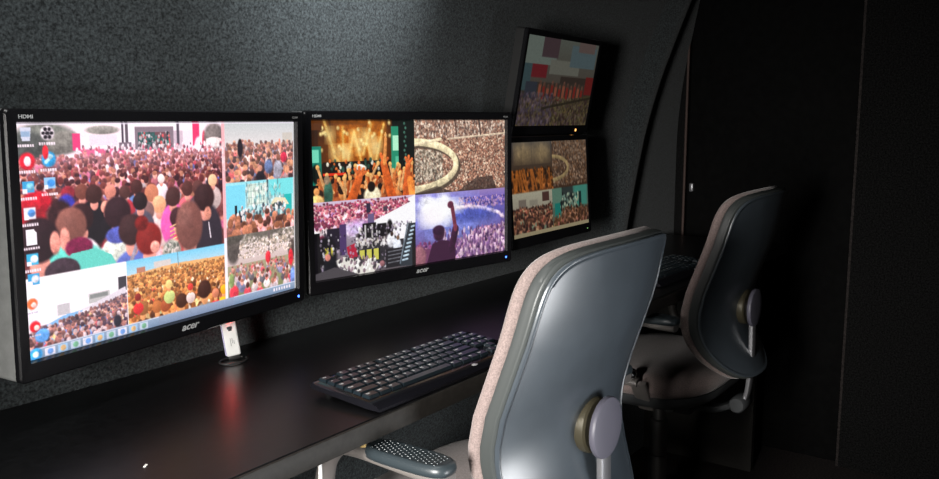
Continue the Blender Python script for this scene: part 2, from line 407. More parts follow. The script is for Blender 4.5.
    c.crowd(.297, .725, .667, .955, .0042, .0105, [(.6, .36, .16), (.45, .26, .12), (.8, .55, .28), (.35, .2, .1)], GOLD + [(.8, .25, .2), (.9, .9, .8), (.6, .7, .5)], [(.98, .75, .45), (.9, .6, .35)], 1.15, ((.9, .72, .42), .35), .3)
    for u, v, r, h, b in ((.345, .89, .022, (.6, .4, .2), (.3, .2, .12)), (.395, .90, .02, (.7, .42, .2), (.55, .35, .15)), (.425, .905, .02, (.6, .3, .15), (.5, .3, .16)), (.485, .90, .024, (.25, .14, .08), (.2, .13, .1)), (.575, .87, .03, (.22, .12, .08), (.5, .5, .42)), (.44, .80, .014, (.95, .85, .5), (.75, .85, .5)), (.62, .905, .016, (.8, .5, .35), (.85, .2, .22)), (.655, .895, .016, (.95, .7, .1), (.98, .75, .1)), (.33, .83, .012, (.5, .15, .12), (.85, .2, .2)), (.52, .84, .012, (.85, .25, .2), (.9, .85, .8))):
        person(u, v, r, h, b, 1.6, 2.0, (.9, .65, .4))
    # ---- the task bar
    c.clip(0, 0, 1, 1)
    c.rect(0, .952, 1, 1, (.55, .68, .76), (.4, .53, .63)); c.rect(0, .952, 1, .958, (.78, .87, .92))
    for k in range(9):
        c.rect(.045 + .036 * k, .962, .073 + .036 * k, .995, [(.92, .95, .97), (.6, .82, .95), (.75, .85, .9)][k % 3], None, .85)
        c.ell(.059 + .036 * k, .978, .008, .013, [(.2, .5, .85), (.95, .7, .3), (.3, .65, .4)][k % 3], .7)
    c.rect(.40, .952, .7, 1, (.55, .66, .74), (.42, .53, .63)); c.ell(.02, .977, .017, .028, (.2, .65, .92)); c.ell(.02, .977, .008, .013, (.85, .95, .9))
    for k in range(7): c.rect(.885 + .013 * k, .968, .892 + .013 * k, .985, (.93, .95, .95), None, .9)
    c.rect(.994, 0, 1, 1, (.72, .78, .76)); c.rect(.662, 0, .674, .62, (.93, .72, .72)); c.ell(.667, .2, .006, .09, (.98, .85, .84))
    c.rect(0, 0, 1, .006, (.9, .93, .97), None, .7)
    # ---- desktop icons
    icons = [(.027, .045, (.78, .85, .9), (.55, .7, .8)), (.083, .04, (.95, .95, .97), (.1, .1, .12)), (.027, .155, (.9, .12, .2), (1, .95, .97)), (.083, .15, (.15, .65, .9), (.7, .95, 1)),
             (.027, .265, (.2, .65, .85), (.5, .85, .95)), (.083, .255, (.55, .8, .95), (.2, .55, .85)), (.027, .375, (.9, .95, .98), (.3, .6, .9)), (.027, .475, (.97, .97, .98), (.85, .87, .9)),
             (.027, .57, (.2, .72, .88), (.9, .97, 1)), (.027, .655, (.2, .65, .85), (.9, .97, 1))]
    for u, v, a, b in icons:
        if (u, v) == (.027, .155):
            c.ell(u, v, .02, .036, a); c.ell(u, v, .009, .02, b)
        elif (u, v) == (.083, .04):
            c.ell(u, v, .018, .03, a)
            for k in range(6): c.ell(u + .011 * math.cos(k * 1.05), v + .019 * math.sin(k * 1.05), .005, .008, b)
            c.ell(u, v, .006, .009, b)
        elif (u, v) == (.083, .15):
            c.ell(u, v, .019, .033, a); c.line(u - .008, v + .012, u + .008, v - .012, .004, b); c.ell(u + .004, v - .012, .007, .01, b)
        elif (u, v) == (.027, .045):
            c.poly([(u - .014, v - .028), (u + .014, v - .028), (u + .01, v + .028), (u - .01, v + .028)], a); c.rect(u - .011, v - .012, u + .011, v + .012, b)
        elif (u, v) == (.027, .475):
            c.poly([(u - .013, v - .035), (u + .006, v - .035), (u + .014, v - .02), (u + .014, v + .03), (u - .013, v + .03)], a)
        else:
            c.rect(u - .015, v - .026, u + .015, v + .022, a); c.ell(u + .003, v - .004, .01, .016, b); c.rect(u - .015, v + .006, u - .004, v + .024, (.95, .97, .99))
        n = 7
        for k in range(n): c.rect(u - .022 + .0063 * k, v + .041, u - .0175 + .0063 * k, v + .052, (.97, .97, .99), None, .9)
    for (u, v, a) in ((.018, .755, (.95, .4, .2)), (.022, .855, (.85, .1, .15))):
        c.ell(u, v, .014, .024, a); c.ell(u + .004, v + .006, .007, .012, (.98, .85, .8))
        for k in range(5): c.rect(u - .014 + .006 * k, v + .036, u - .0095 + .006 * k, v + .044, (.75, .78, .82))
    c.ell(.075, .12, .008, .03, (.9, .15, .2))
    c.a = np.clip(c.a, 0, 1.15) * np.array((1.02, .95, .97), np.float32) + np.array((.05, .035, .045), np.float32)
    c.grain(.028, 2)
    return c

def paint_centre():
    c = Canvas(c=(.02, .02, .02))
    S = .482
    # ---- hands up before orange stage lights
    c.clip(0, 0, S, .51)
    c.rect(0, 0, S, .3, (.16, .09, .05), (.3, .13, .03)); c.rect(0, .27, S, .52, (.07, .035, .02))
    for u, v, ru, rv, a in ((.10, .15, .06, .16, .25), (.2, .14, .1, .14, .45), (.27, .12, .09, .14, .4), (.17, .16, .05, .12, .5), (.3, .12, .04, .1, .35)):
        c.ell(u, v, ru, rv, (.95, .5, .1), a, .9)
    for u0, v0, u1, v1 in ((.06, .0, .1, .2), (.1, .22, .13, .28), (.14, .04, .14, .24), (.19, .07, .16, .26), (.19, .07, .22, .26), (.24, .08, .27, .26), (.27, .02, .23, .22), (.33, .02, .29, .26)):
        c.line(u0, v0, u1, v1, .016, (1, .62, .2), .10); c.line(u0, v0, u1, v1, .006, (1, .88, .5), .16)
    for u, v in ((.085, .09), (.1, .2), (.14, .2), (.19, .11), (.16, .2), (.215, .17), (.235, .1), (.27, .13), (.3, .16), (.28, .2)): c.ell(u, v, .022, .05, (1, .93, .66), .55, .9, 0, 0)
    for k in range(26): c.ell(.03 + .33 * rng.random(), .01 + .18 * rng.random(), .006, .012, (1, .9, .6), .9, .6)
    c.rect(.0, .0, .05, .06, (.35, .18, .06)); c.rect(0, .16, .045, .42, (.1, .5, .42)); c.rect(.004, .18, .035, .26, (.45, .85, .72)); c.ell(.02, .33, .02, .06, (.05, .08, .07))
    c.rect(.37, 0, S, .38, (.03, .06, .05)); c.rect(.365, .04, .405, .36, (.15, .55, .42)); c.rect(.372, .1, .4, .2, (.7, .95, .8)); c.rect(.385, .24, .4, .34, (.35, .75, .6)); c.rect(.40, .0, .44, .4, (.03, .06, .05))
    for k in range(12): c.ell(.43 + .006 * (k % 2), .02 + .03 * k, .005, .01, (.25, .42, .36))
    c.rect(.05, .26, .36, .33, (.12, .07, .05)); c.speck(.07, .25, .34, .33, [(.95, .93, .85), (.15, .3, .25), (.05, .04, .04), (.9, .45, .2)], 70, .005, .006); c.rect(.05, .33, .15, .345, (.9, .2, .1))
    c.ell(.215, .3, .022, .02, (.98, .95, .88))
    OR = [(.9, .5, .25), (.95, .7, .45), (.7, .3, .12), (.5, .2, .1), (.98, .85, .65), (.25, .12, .07)]
    c.crowd(.03, .37, S, .51, .009, .02, [(.15, .08, .05), (.6, .3, .15), (.85, .5, .25), (.1, .06, .05)], OR, [(.95, .6, .32), (.85, .45, .22)], 1.0, None, .4)
    for k in range(34):
        u = .05 + .42 * rng.random(); v = .42 + .08 * rng.random(); dx = .02 * rng.normal(); L = .06 + .09 * rng.random()
        c.line(u, v, u + dx, v - L, .005, OR[rng.integers(3)], .95); c.ell(u + dx, v - L, .008, .016, (.98, .72, .42))
    def arm(p, w0, w1, col, tip):
        for (a, b) in zip(p, p[1:]):
            for t in np.linspace(0, 1, 26):
                k = t
                c.ell(a[0] + (b[0] - a[0]) * t, a[1] + (b[1] - a[1]) * t, w0 + (w1 - w0) * k, (w0 + (w1 - w0) * k) * 16 / 9, np.array(col) + .06 * t)
        x, y = p[-1]
        for du, dv in tip: c.line(x, y, x + du, y + dv, w1 * .42, np.array(col) + .1)
    arm([(.165, .54), (.21, .36)], .021, .015, (.85, .36, .12), [(-.02, -.05), (.0, -.06), (.02, -.05), (.03, -.03)])
    arm([(.37, .54), (.325, .28)], .021, .015, (.86, .36, .12), [(-.012, -.06), (.004, -.05), (.02, -.03)])
    arm([(.432, .54), (.447, .3)], .017, .013, (.85, .36, .13), [(-.012, -.05), (.004, -.06), (.02, -.04)])
    arm([(.455, .4), (.475, .54)], .014, .02, (.9, .5, .2), [])
    arm([(.33, .28), (.337, .12)], .008, .006, (.95, .6, .3), [(0, -.04)])
    c.ell(.27, .49, .04, .06, (.98, .92, .78)); c.ell(.265, .43, .018, .035, (.1, .06, .05)); c.ell(.07, .46, .02, .09, (.2, .36, .3)); c.ell(.065, .37, .013, .028, (.6, .5, .4)); c.rect(0, .4, .03, .52, (.04, .03, .03)); c.ell(.02, .44, .012, .025, (.9, .6, .35)); c.ell(.02, .5, .03, .04, (.98, .8, .5))
    # ---- arena seen from high up with a curved walkway
    c.clip(S, 0, 1, .515)
    c.rect(S, 0, 1, .52, (.62, .47, .40), (.5, .37, .31))
    c.speck(S, 0, 1, .5, [(.85, .7, .6), (.4, .28, .24), (.72, .5, .4), (.95, .85, .75), (.3, .22, .2), (.65, .42, .34), (.78, .58, .48)], 5200, .0028, .0036, .85, 1.1)
    c.speck(S, .0, 1, .12, [(.9, .82, .75), (.35, .28, .26), (.6, .48, .42)], 500, .004, .004, .8)
    c.line(.66, .13, 1, .095, .004, (.85, .76, .66), .7); c.line(.7, .0, .71, .1, .005, (.35, .26, .23), .7); c.line(.84, .0, .85, .1, .005, (.3, .24, .22), .7)
    c.speck(S, .2, .63, .42, [(.75, .68, .6), (.35, .3, .27), (.9, .84, .76), (.5, .45, .38)], 900, .003, .0036, .8)
    P = []
    for k in range(60):
        a = -PI / 2 + PI * k / 59
        P.append((.46 + .245 * math.cos(a) , .31 + .165 * math.sin(a)))
    for (a, b) in zip(P, P[1:]): c.line(a[0] + .012, a[1] + .02, b[0] + .012, b[1] + .02, .014, (.36, .3, .25), .5)
    for (a, b) in zip(P, P[1:]): c.line(*a, *b, .0135, (.93, .86, .7))
    c.line(S, .165, .62, .13, .006, (.92, .84, .7)); c.poly([(.7, .52), (.82, .42), (.92, .41), (.95, .52)], (.2, .15, .14), .7); c.poly([(S, .5), (.6, .46), (.7, .52), (S, .52)], (.25, .2, .18), .7)
    # ---- back stage, white floor
    c.clip(0, .508, S, 1)
    c.rect(0, .5, S, 1, (.85, .76, .86), (.36, .33, .35))
    c.poly([(.16, .75), (.3, .62), (.49, .5), (.49, .84), (.34, .86), (.25, .74)], (.99, .98, 1)); c.poly([(.1, .72), (.35, .55), (.3, .66), (.22, .72)], (.82, .75, .92))
    c.crowd(0, .53, .45, .68, .006, .009, [(.6, .25, .35), (.8, .45, .5), (.45, .2, .3)], [(.95, .6, .68), (.9, .75, .85), (.8, .3, .45), (.98, .9, .92), (.7, .5, .75)], [(.98, .8, .78)], 1.1, None, .4, None)
    c.poly([(.27, .66), (.46, .55), (.49, .58), (.49, .85), (.33, .84), (.25, .72)], (.99, .98, 1)); c.ell(.2, .69, .07, .05, (.78, .7, .92), .8, .5)
    c.rect(.245, .61, .275, .68, (.42, .36, .52)); c.rect(.24, .54, .26, .6, (.2, .17, .25)); c.rect(.32, .57, .34, .6, (.3, .25, .3))
    c.rect(0, .7, .03, 1, (.06, .05, .07)); c.rect(.06, .68, .12, .82, (.14, .11, .17)); c.rect(.115, .66, .145, .86, (.3, .22, .4)); c.ell(.05, .85, .05, .13, (.07, .06, .08)); c.rect(.05, .8, .065, .88, (.8, .75, .25)); c.rect(.075, .8, .085, .88, (.8, .75, .25))
    c.rect(.16, .8, .42, .97, (.2, .19, .21)); c.poly([(.145, .81), (.185, .79), (.195, .88), (.155, .9)], (.7, .14, .24))
    c.rect(.2, .77, .38, .81, (.78, .74, .7)); c.speck(.19, .7, .38, .82, [(.1, .09, .1), (.85, .82, .8), (.35, .3, .33), (.95, .93, .93)], 160, .005, .007)
    c.rect(.22, .67, .285, .77, (.1, .09, .1)); c.rect(.23, .68, .237, .77, (.8, .78, .78)); c.rect(.262, .68, .269, .77, (.75, .73, .72)); c.rect(.29, .68, .335, .77, (.09, .08, .1)); c.ell(.35, .72, .016, .06, (.1, .09, .1))
    c.speck(.03, .68, .46, .99, [(.9, .88, .9), (.15, .13, .16), (.55, .5, .55), (.3, .27, .32), (.75, .68, .78)], 330, .0035, .0045, .75, 1.3)
    for k in range(3): c.rect(.205 + .033 * k, .845, .228 + .033 * k, .92, (.8, .78, .35)); c.rect(.228 + .033 * k, .845, .236 + .033 * k, .92, (.1, .1, .09))
    c.ell(.355, .8, .02, .05, (.92, .92, .95)); c.ell(.385, .84, .02, .05, (.88, .9, .95)); c.ell(.36, .76, .008, .016, (.25, .18, .16)); c.ell(.39, .79, .008, .016, (.5, .38, .3)); c.rect(.33, .86, .42, .99, (.15, .14, .16))
    for k in range(4): c.line(.34, .88 + .025 * k, .41, .875 + .025 * k, .0022, (.4, .4, .43))
    c.poly([(.4, .99), (.445, .7), (.482, .7), (.482, 1)], (.2, .22, .25)); c.rect(.463, .72, .49, 1, (.12, .1, .11))
    for k in range(9): c.line(.412 + .006 * k, .95 - .028 * k, .438 + .0045 * k, .945 - .028 * k, .0035, (.68, .76, .82))
    c.line(.40, .97, .44, .7, .003, (.45, .5, .55)); c.poly([(.08, .9), (.13, .87), (.3, .95), (.27, 1), (.2, 1)], (.9, .88, .85)); c.speck(.1, .88, .28, .98, [(.25, .22, .25), (.98, .97, .95), (.55, .45, .5)], 70, .005, .006)
    c.ell(.07, .93, .03, .09, (.08, .08, .11)); c.ell(.06, .86, .012, .022, (.8, .5, .45)); c.poly([(0, .96), (.09, .93), (.2, 1), (0, 1)], (.3, .28, .3)); c.ell(.31, .95, .012, .02, (.6, .4, .42))
    # ---- violet arena with a raised fist
    c.clip(S, .512, 1, 1)
    c.rect(S, .5, 1, 1, (.42, .36, .72), (.42, .28, .45)); c.rect(S, .5, 1, .56, (.6, .5, .72), (.5, .42, .72))
    c.ell(.62, .68, .2, .16, (.55, .62, .95), .8, .8); c.ell(.8, .68, .18, .1, (.35, .4, .75), .7, .6); c.ell(.75, .8, .2, .09, (.5, .55, .85), .6, .8)
    c.speck(.72, .56, 1, .64, [(.4, .35, .65), (.65, .5, .7), (.25, .22, .5), (.75, .6, .72)], 420, .003, .004)
    for k in range(60):
        a = k / 59; u = .7 + .29 * a; v = .625 + .1 * a ** 2.5
        c.ell(u, v + .006 * rng.normal(), .006, .012, (.95, .85, .9), .8, .5)
    c.ell(.8, .69, .13, .05, (.28, .32, .66), .7, .5)
    for k in range(40):
        u = .60 + .09 * rng.normal() * .6; v = .62 + .045 * rng.normal()
        c.ell(u, v, .022, .03, (1, 1, 1), .45, .8)
    c.ell(.6, .65, .085, .095, (1, .99, 1), .95, .55, 0, 0); c.ell(.66, .61, .08, .055, (1, 1, 1), .85, .7, 0, 0); c.ell(.56, .68, .06, .07, (1, .97, 1), .8, .7, 0, 0)
    c.crowd(.62, .8, 1, 1, .007, .011, [(.5, .35, .5), (.75, .55, .65), (.3, .2, .35), (.62, .48, .6)], [(.6, .42, .6), (.85, .7, .78), (.4, .28, .48), (.75, .6, .75)], [(.85, .65, .72)], 1.0, None, .4, lambda u: .93 - .2 * (u - .6) / .35)
    c.speck(.62, .78, 1, .98, [(.9, .78, .85), (.5, .35, .55), (.35, .22, .4)], 200, .005, .006, .8, 2.2)
    c.crowd(S, .87, .7, .93, .007, .01, [(.3, .15, .35), (.5, .25, .45)], [(.35, .2, .42), (.55, .35, .55)], [(.75, .5, .6)], 1.0, None, .3)
    D = (.24, .11, .22)
    c.rect(S, .9, .56, 1, (.45, .25, .38)); c.ell(.5, .95, .035, .08, (.62, .4, .45))
    c.poly([(.54, 1), (.57, .87), (.62, .85), (.66, .86), (.7, .92), (.7, 1)], D); c.ell(.607, .80, .031, .055, D); c.ell(.605, .775, .033, .035, (.2, .09, .2))
    for a, b, w in (((.675, .92), (.7, .78), .018), ((.7, .78), (.682, .62), .010)):
        c.line(*a, *b, w, D if w > .015 else (.5, .22, .3))
    c.ell(.672, .6, .017, .026, (.4, .17, .26))
    c.clip(0, 0, 1, 1)
    c.grain(.028, 2)
    return c

def paint_lower():
    c = Canvas(480, 270, (.1, .08, .06))
    c.clip(0, 0, .51, .53); c.rect(0, 0, .51, .53, (.35, .33, .32), (.3, .18, .08))
    for u in (.1, .2, .33, .42): c.ell(u, .12, .06, .1, (.85, .72, .5), .6, .9)
    c.crowd(0, .3, .51, .53, .012, .026, [(.3, .17, .08), (.5, .27, .1), (.2, .12, .07)], [(.7, .4, .15), (.45, .25, .12), (.85, .55, .25)], [(.85, .5, .25)], 1, None, .4)
    for k in range(14):
        u = .5 * rng.random(); c.line(u, .5, u + .02 * rng.normal(), .3, .008, (.8, .45, .18))
    c.clip(.51, 0, 1, .53); c.rect(.5, 0, 1, .53, (.45, .37, .31), (.3, .2, .14))
    c.speck(.5, 0, 1, .5, [(.6, .5, .42), (.3, .23, .19), (.72, .6, .5), (.42, .3, .22), (.55, .38, .25)], 1500, .005, .006, .85)
    for k in range(40):
        a = -PI / 2 + PI * k / 39; c.ell(.5 + .22 * math.cos(a), .3 + .13 * math.sin(a), .014, .022, (.7, .6, .42))
    c.clip(0, .53, .49, 1); c.rect(0, .53, .5, .72, (.8, .78, .68), (.72, .68, .6)); c.rect(.07, .6, .16, .7, (.55, .5, .45)); c.rect(.36, .55, .45, .65, (.35, .22, .2)); c.rect(.2, .62, .3, .68, (.65, .62, .55)); c.rect(0, .7, .5, 1, (.5, .36, .3))
    c.crowd(0, .7, .5, .96, .01, .018, [(.3, .19, .15), (.45, .28, .2), (.22, .14, .12)], [(.75, .5, .4), (.55, .6, .5), (.8, .66, .5), (.4, .28, .25), (.7, .35, .3)], [(.85, .58, .45)], 1.1, None, .35)
    c.clip(.49, .53, 1, 1); c.rect(.49, .53, 1, 1, (.3, .55, .5), (.45, .4, .32)); c.rect(.49, .5, .62, .75, (.42, .58, .5)); c.rect(.62, .5, .78, .72, (.22, .26, .25)); c.rect(.8, .53, .98, .76, (.3, .62, .55)); c.rect(.86, .6, .9, .78, (.1, .2, .2)); c.rect(.52, .7, .6, .9, (.12, .55, .5)); c.speck(.6, .6, .85, .78, [(.12, .14, .14), (.5, .62, .55), (.8, .85, .72)], 90, .008, .01)
    c.crowd(.62, .78, 1, .95, .013, .018, [(.4, .26, .17), (.28, .18, .13)], [(.7, .45, .38), (.5, .35, .28), (.78, .6, .48)], [(.82, .56, .42)], 1, None, .35); c.crowd(.5, .85, .65, .95, .012, .015, [(.4, .26, .17)], [(.6, .55, .3), (.7, .4, .35)], [(.82, .56, .42)], 1, None, .35)
    c.clip(0, 0, 1, 1); c.rect(0, .955, 1, 1, (.72, .66, .52)); c.a *= .78
    c.grain(.06, 1)
    return c

def paint_upper():
    c = Canvas(480, 270, (.3, .26, .22))
    c.rect(0, 0, 1, .5, (.46, .48, .44), (.4, .36, .32))
    c.rect(0, 0, .4, .3, (.55, .6, .56)); c.rect(.2, .0, .42, .22, (.36, .28, .3)); c.rect(.1, .3, .3, .45, (.55, .15, .18)); c.rect(.0, .3, .1, .6, (.3, .4, .42)); c.rect(.33, .24, .75, .4, (.55, .55, .5)); c.rect(.6, .05, .98, .3, (.42, .5, .52)); c.rect(.7, .0, .95, .12, (.5, .42, .4)); c.rect(.5, .42, .95, .5, (.28, .23, .2))
    for k in range(12):
        u = .22 + .055 * k; c.rect(u, .52 + .02 * (k % 3), u + .035, .72, (.62, .2, .16) if k % 2 else (.72, .4, .3)); c.ell(u + .017, .5 + .02 * (k % 3), .014, .03, (.5, .34, .28))
    c.rect(.05, .5, .2, .7, (.25, .27, .32)); c.rect(.88, .4, 1, .62, (.55, .16, .15))
    c.poly([(0, .72), (.3, .74), (1, .62), (1, 1), (0, 1)], (.36, .31, .2))
    c.speck(0, .66, 1, 1, [(.5, .42, .26), (.42, .36, .28), (.3, .2, .2), (.45, .35, .36), (.55, .5, .36), (.25, .2, .17)], 1500, .006, .008, .85)
    c.speck(0, .62, .45, .98, [(.4, .35, .42), (.3, .24, .28), (.5, .42, .42)], 300, .008, .01, .8)
    c.poly([(.3, .78), (1, .64), (1, .67), (.3, .81)], (.2, .17, .12), .8)
    c.a *= .66
    c.grain(.07, 1)
    return c

def screen_mesh(name, w, h, canvas, nx, ny, y, parent, strength):
    img = srgb2lin(canvas.down(nx, ny))
    X, Zz = np.meshgrid(np.linspace(-w / 2, w / 2, nx), np.linspace(h / 2, -h / 2, ny))
    co = np.stack([X, np.full_like(X, y), Zz], -1).reshape(-1, 3).astype(np.float32)
    idx = np.arange(nx * ny).reshape(ny, nx)
    q = np.stack([idx[:-1, :-1], idx[1:, :-1], idx[1:, 1:], idx[:-1, 1:]], -1).reshape(-1, 4)
    me = bpy.data.meshes.new(name)
    me.vertices.add(len(co)); me.vertices.foreach_set('co', co.ravel())
    me.loops.add(q.size); me.loops.foreach_set('vertex_index', q.ravel().astype(np.int32))
    me.polygons.add(len(q)); me.polygons.foreach_set('loop_start', np.arange(0, q.size, 4, dtype=np.int32))
    me.update(calc_edges=True)
    ca = me.color_attributes.new('picture', 'FLOAT_COLOR', 'POINT')
    ca.data.foreach_set('color', np.concatenate([img.reshape(-1, 3), np.ones((nx * ny, 1))], 1).astype(np.float32).ravel())
    m = bpy.data.materials.new('lit_screen'); m.use_nodes = True
    nt = m.node_tree; b = nt.nodes['Principled BSDF']
    at = nt.nodes.new('ShaderNodeVertexColor'); at.layer_name = 'picture'
    b.inputs['Base Color'].default_value = (.01, .01, .01, 1); b.inputs['Roughness'].default_value = .5
    b.inputs['Specular IOR Level'].default_value = .2
    nt.links.new(at.outputs['Color'], b.inputs['Emission Color']); b.inputs['Emission Strength'].default_value = strength
    me.materials.append(m)
    o = bpy.data.objects.new(name, me); COL.objects.link(o); o.parent = parent
    return o

# ------------------------------------------------------------------ the setting
YW = .0966                                        # back wall plane
def wall_profile():
    pts = [(YW, 0), (YW, .6), (YW, 1.02)]
    y, z, a = YW, 1.02, 0
    for k in range(40):
        if z < 1.34: a = min(a + .0125, .21)
        elif z > 1.62: a = min(a + .09, 1.45)
        y -= math.sin(a) * .022; z += math.cos(a) * .022
        pts.append((y, z))
    return pts
WP = wall_profile()
XL, XR, YF = -2.1, 2.1, -1.75
bm = bmesh.new()
for (y0, z0), (y1, z1) in zip(WP, WP[1:]):
    bm.faces.new([bm.verts.new(p) for p in ((XL, y0, z0), (XR, y0, z0), (XR, y1, z1), (XL, y1, z1))])
bmesh.ops.remove_doubles(bm, verts=bm.verts, dist=1e-5)
tag(obj('wall_back', bm, M['carpet'], angle=60), kind='structure')
zc = WP[-1][1]
tag(obj('ceiling', box((XL, YF - .05, zc), (XR + .05, YW, zc + .05)), M['ceiling'], smooth=False), kind='structure')
tag(obj('floor', box((XL - .3, YF - .05, -.05), (XR + .05, YW + .05, 0)), M['floor'], smooth=False), kind='structure')
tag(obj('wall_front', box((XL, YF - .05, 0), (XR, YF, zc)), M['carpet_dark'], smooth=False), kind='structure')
# end bulkhead with a door in it
DY0, DY1, DH = -.49, .062, 1.78
bm = bmesh.new()
add_box(bm, (XR, YF, 0), (XR + .05, DY0, zc)); add_box(bm, (XR, DY1, 0), (XR + .05, YW + .02, zc)); add_box(bm, (XR, DY0, DH), (XR + .05, DY1, zc))
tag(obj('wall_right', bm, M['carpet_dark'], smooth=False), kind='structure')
door = obj('door_1', box((XR + .008, DY0 + .006, .01), (XR + .045, DY1 - .006, DH - .006), .004), M['door'])
tag(door, kind='structure')
bm = bmesh.new(); add_box(bm, (XR - .012, .028, .875), (XR + .008, .042, .905), .004)
obj('door_handle', bm, M['bar'], door)
bm = bmesh.new(); add_tube(bm, catmull([(XR - .004, DY1, 0), (XR - .004, DY1, .8), (XR - .004, DY1, 1.3), (XR - .004, DY1 - .004, 1.5), (XR - .004, DY1 - .03, 1.68), (XR - .004, DY1 - .1, 1.76)], 8), .0045)
tag(obj('trim_1', bm, M['seal']), kind='structure')
bm = bmesh.new(); add_box(bm, (XR - .003, DY0 - .004, 0), (XR + .003, DY0 + .004, DH), .001)
tag(obj('trim_2', bm, M['floor']), kind='structure')
# leaning carpet-covered ridge past the small screens, shaped to catch a diagonal gleam
def wall_y(z):
    for (y0, z0), (y1, z1) in zip(WP, WP[1:]):
        if z0 <= z <= z1: return y0 + (y1 - y0) * (z - z0) / (z1 - z0)
    return YW
bm = bmesh.new()
rings = []
for z in np.linspace(.76, 1.6, 15):
    t = (z - .76) / .84
    xc = 1.60 + .36 * t ** 1.1
    y = wall_y(z)
    rings.append([(xc + dx, y - dy + .004, z) for dx, dy in ((-.10, 0), (-.05, .012), (-.015, .034), (.02, .04), (.055, .03), (.09, .008), (.1, 0))])
loft(bm, rings, close=False, cap0=False, cap1=False)
tag(obj('trim_3', bm, M['carpet'], angle=80), kind='structure')

# ------------------------------------------------------------------ the desk
ZD = -.2373 + Z0; YD = -.3351
desk = thing('desk', 'long black laminate desk running along the carpeted wall', 'desk', (0, 0, 0))
obj('desktop', box((-1.7, YD + .004, ZD - .027), (1.95, YW - .001, ZD), .0015, 1), M['desk'], desk)
obj('edge_band', box((-1.7, YD - .001, ZD - .028), (1.95, YD + .0035, ZD - .0008), .001, 2), M['desk_edge'], desk)
for x in (-1.6, 1.9):
    obj('support_panel', box((x - .012, YD + .06, 0), (x + .012, YW - .002, ZD - .0275)), M['desk_edge'], desk)
bm = bmesh.new(); add_box(bm, (-.052, -.322, ZD - .11), (-.0485, -.318, ZD - .0275), .0008)
obj('edge_strip', bm, M['white'], desk, label='thin white strip below the desk edge')
bm = bmesh.new(); add_lathe(bm, [(.0005, -.006), (.004, -.005), (.0052, 0), (.0052, .003)], (.022, YD + .010, ZD - .0305))
obj('yellow_cap', bm, M['yellow'], desk, label='small yellow cap under the desk edge')  # small round yellow piece at the lower desk edge

# ------------------------------------------------------------------ monitors
def make_monitor(label, centre, yaw, tilt, w, h, canvas, res, strength, bez, led, group=None, led_x=-.012, text=True, case_mat='case', big=True):
    """centre of the lit screen; faces -Y at yaw 0; bez = side, top, bottom"""
    bs, bt, bb = bez
    t = thing('monitor', label, 'monitor', (centre[0], centre[1], centre[2] + Z0), (0, 0, 0), group)
    # rotation: yaw about Z, then lean about the screen's own X
    t.rotation_euler = (Matrix.Rotation(yaw, 3, 'Z') @ Matrix.Rotation(tilt, 3, 'X')).to_euler()
    W2, H2 = w / 2 + bs, h / 2
    # bezel frame (a ring with a sloped inner lip)
    bm = bmesh.new()
    def rr(x0, x1, z0, z1, y, r, n=4):
        out = []
        for cx, cz, a0 in ((x1 - r, z1 - r, 0), (x0 + r, z1 - r, PI / 2), (x0 + r, z0 + r, PI), (x1 - r, z0 + r, 1.5 * PI)):
            for k in range(n + 1):
                a = a0 + PI / 2 * k / n
                out.append(Vector((cx + r * math.cos(a), y, cz + r * math.sin(a))))
        return out
    o0, o1, ob, ot = -W2, W2, -H2 - bb, H2 + bt
    rings = [rr(o0, o1, ob, ot, .003, .006), rr(o0, o1, ob, ot, -.004, .006), rr(o0 + .002, o1 - .002, ob + .002, ot - .002, -.0062, .005),
             rr(-w / 2 - .002, w / 2 + .002, -H2 - .002, H2 + .002, -.0058, .001), rr(-w / 2, w / 2, -H2, H2, 0.0012 if big else -.0042, .0005)]
    loft(bm, rings, cap0=False, cap1=False)
    obj('bezel', bm, M['bezel'], t, angle=30)
    # rear casing
    bm = bmesh.new()
    D = .044 if big else .03
    rings = [rr(o0 + .0006, o1 - .0006, ob + .0006, ot - .0006, .0028, .006), rr(o0 + .0006, o1 - .0006, ob + .0006, ot - .0006, D - .006, .006),
             rr(o0 + .012, o1 - .012, ob + .012, ot - .012, D, .01), rr(o0 + .012, o1 - .012, ob + .012, ot - .012, D + .001, .01)]
    loft(bm, rings, cap0=True, cap1=True)
    obj('casing', bm, M[case_mat], t, angle=30, label='grey rear casing')
    screen_mesh('screen', w, h, canvas, res[0], res[1], .001 if big else -.0044, t, strength)
    # lettering
    if text:
        bm = text_bm('acer', .0145, .0002, .35, 'CENTER', .0003)
        bmesh.ops.scale(bm, vec=(1.25, 1, 1), verts=bm.verts)
        bm.transform(Matrix.Translation((0, -.0064, -H2 - bb * .62)) @ Matrix.Rotation(PI / 2, 4, 'X'))
        obj('brand_lettering', bm, M['letter'], t, smooth=False)
        bm = text_bm('HDMI', .0062, .0001, 0, 'LEFT', .0001)
        bmesh.ops.scale(bm, vec=(1.25, 1, 1), verts=bm.verts)
        bm.transform(Matrix.Translation((-w / 2 + .0, -.0064, H2 + bt * .36)) @ Matrix.Rotation(PI / 2, 4, 'X'))
        obj('port_lettering', bm, M['letter'], t, smooth=False)
        bm = text_bm('G235H', .0050, .0001, 0, 'RIGHT', 0)
        bm.transform(Matrix.Translation((w / 2 + .002, -.0064, H2 + bt * .36)) @ Matrix.Rotation(PI / 2, 4, 'X'))
        obj('model_lettering', bm, M['letter_dim'], t, smooth=False)
    bm = bmesh.new(); r = .0036 if led is M['amber_led'] else .0021 if big else .0017
    add_lathe(bm, [(r, 0), (r, -.0008), (r * .6, -.0014), (.0001, -.0015)], (w / 2 + led_x, -.006, -H2 - bb * .55), 'Y', 16)
    obj('power_light', bm, led, t)
    # wall mount behind
    return t

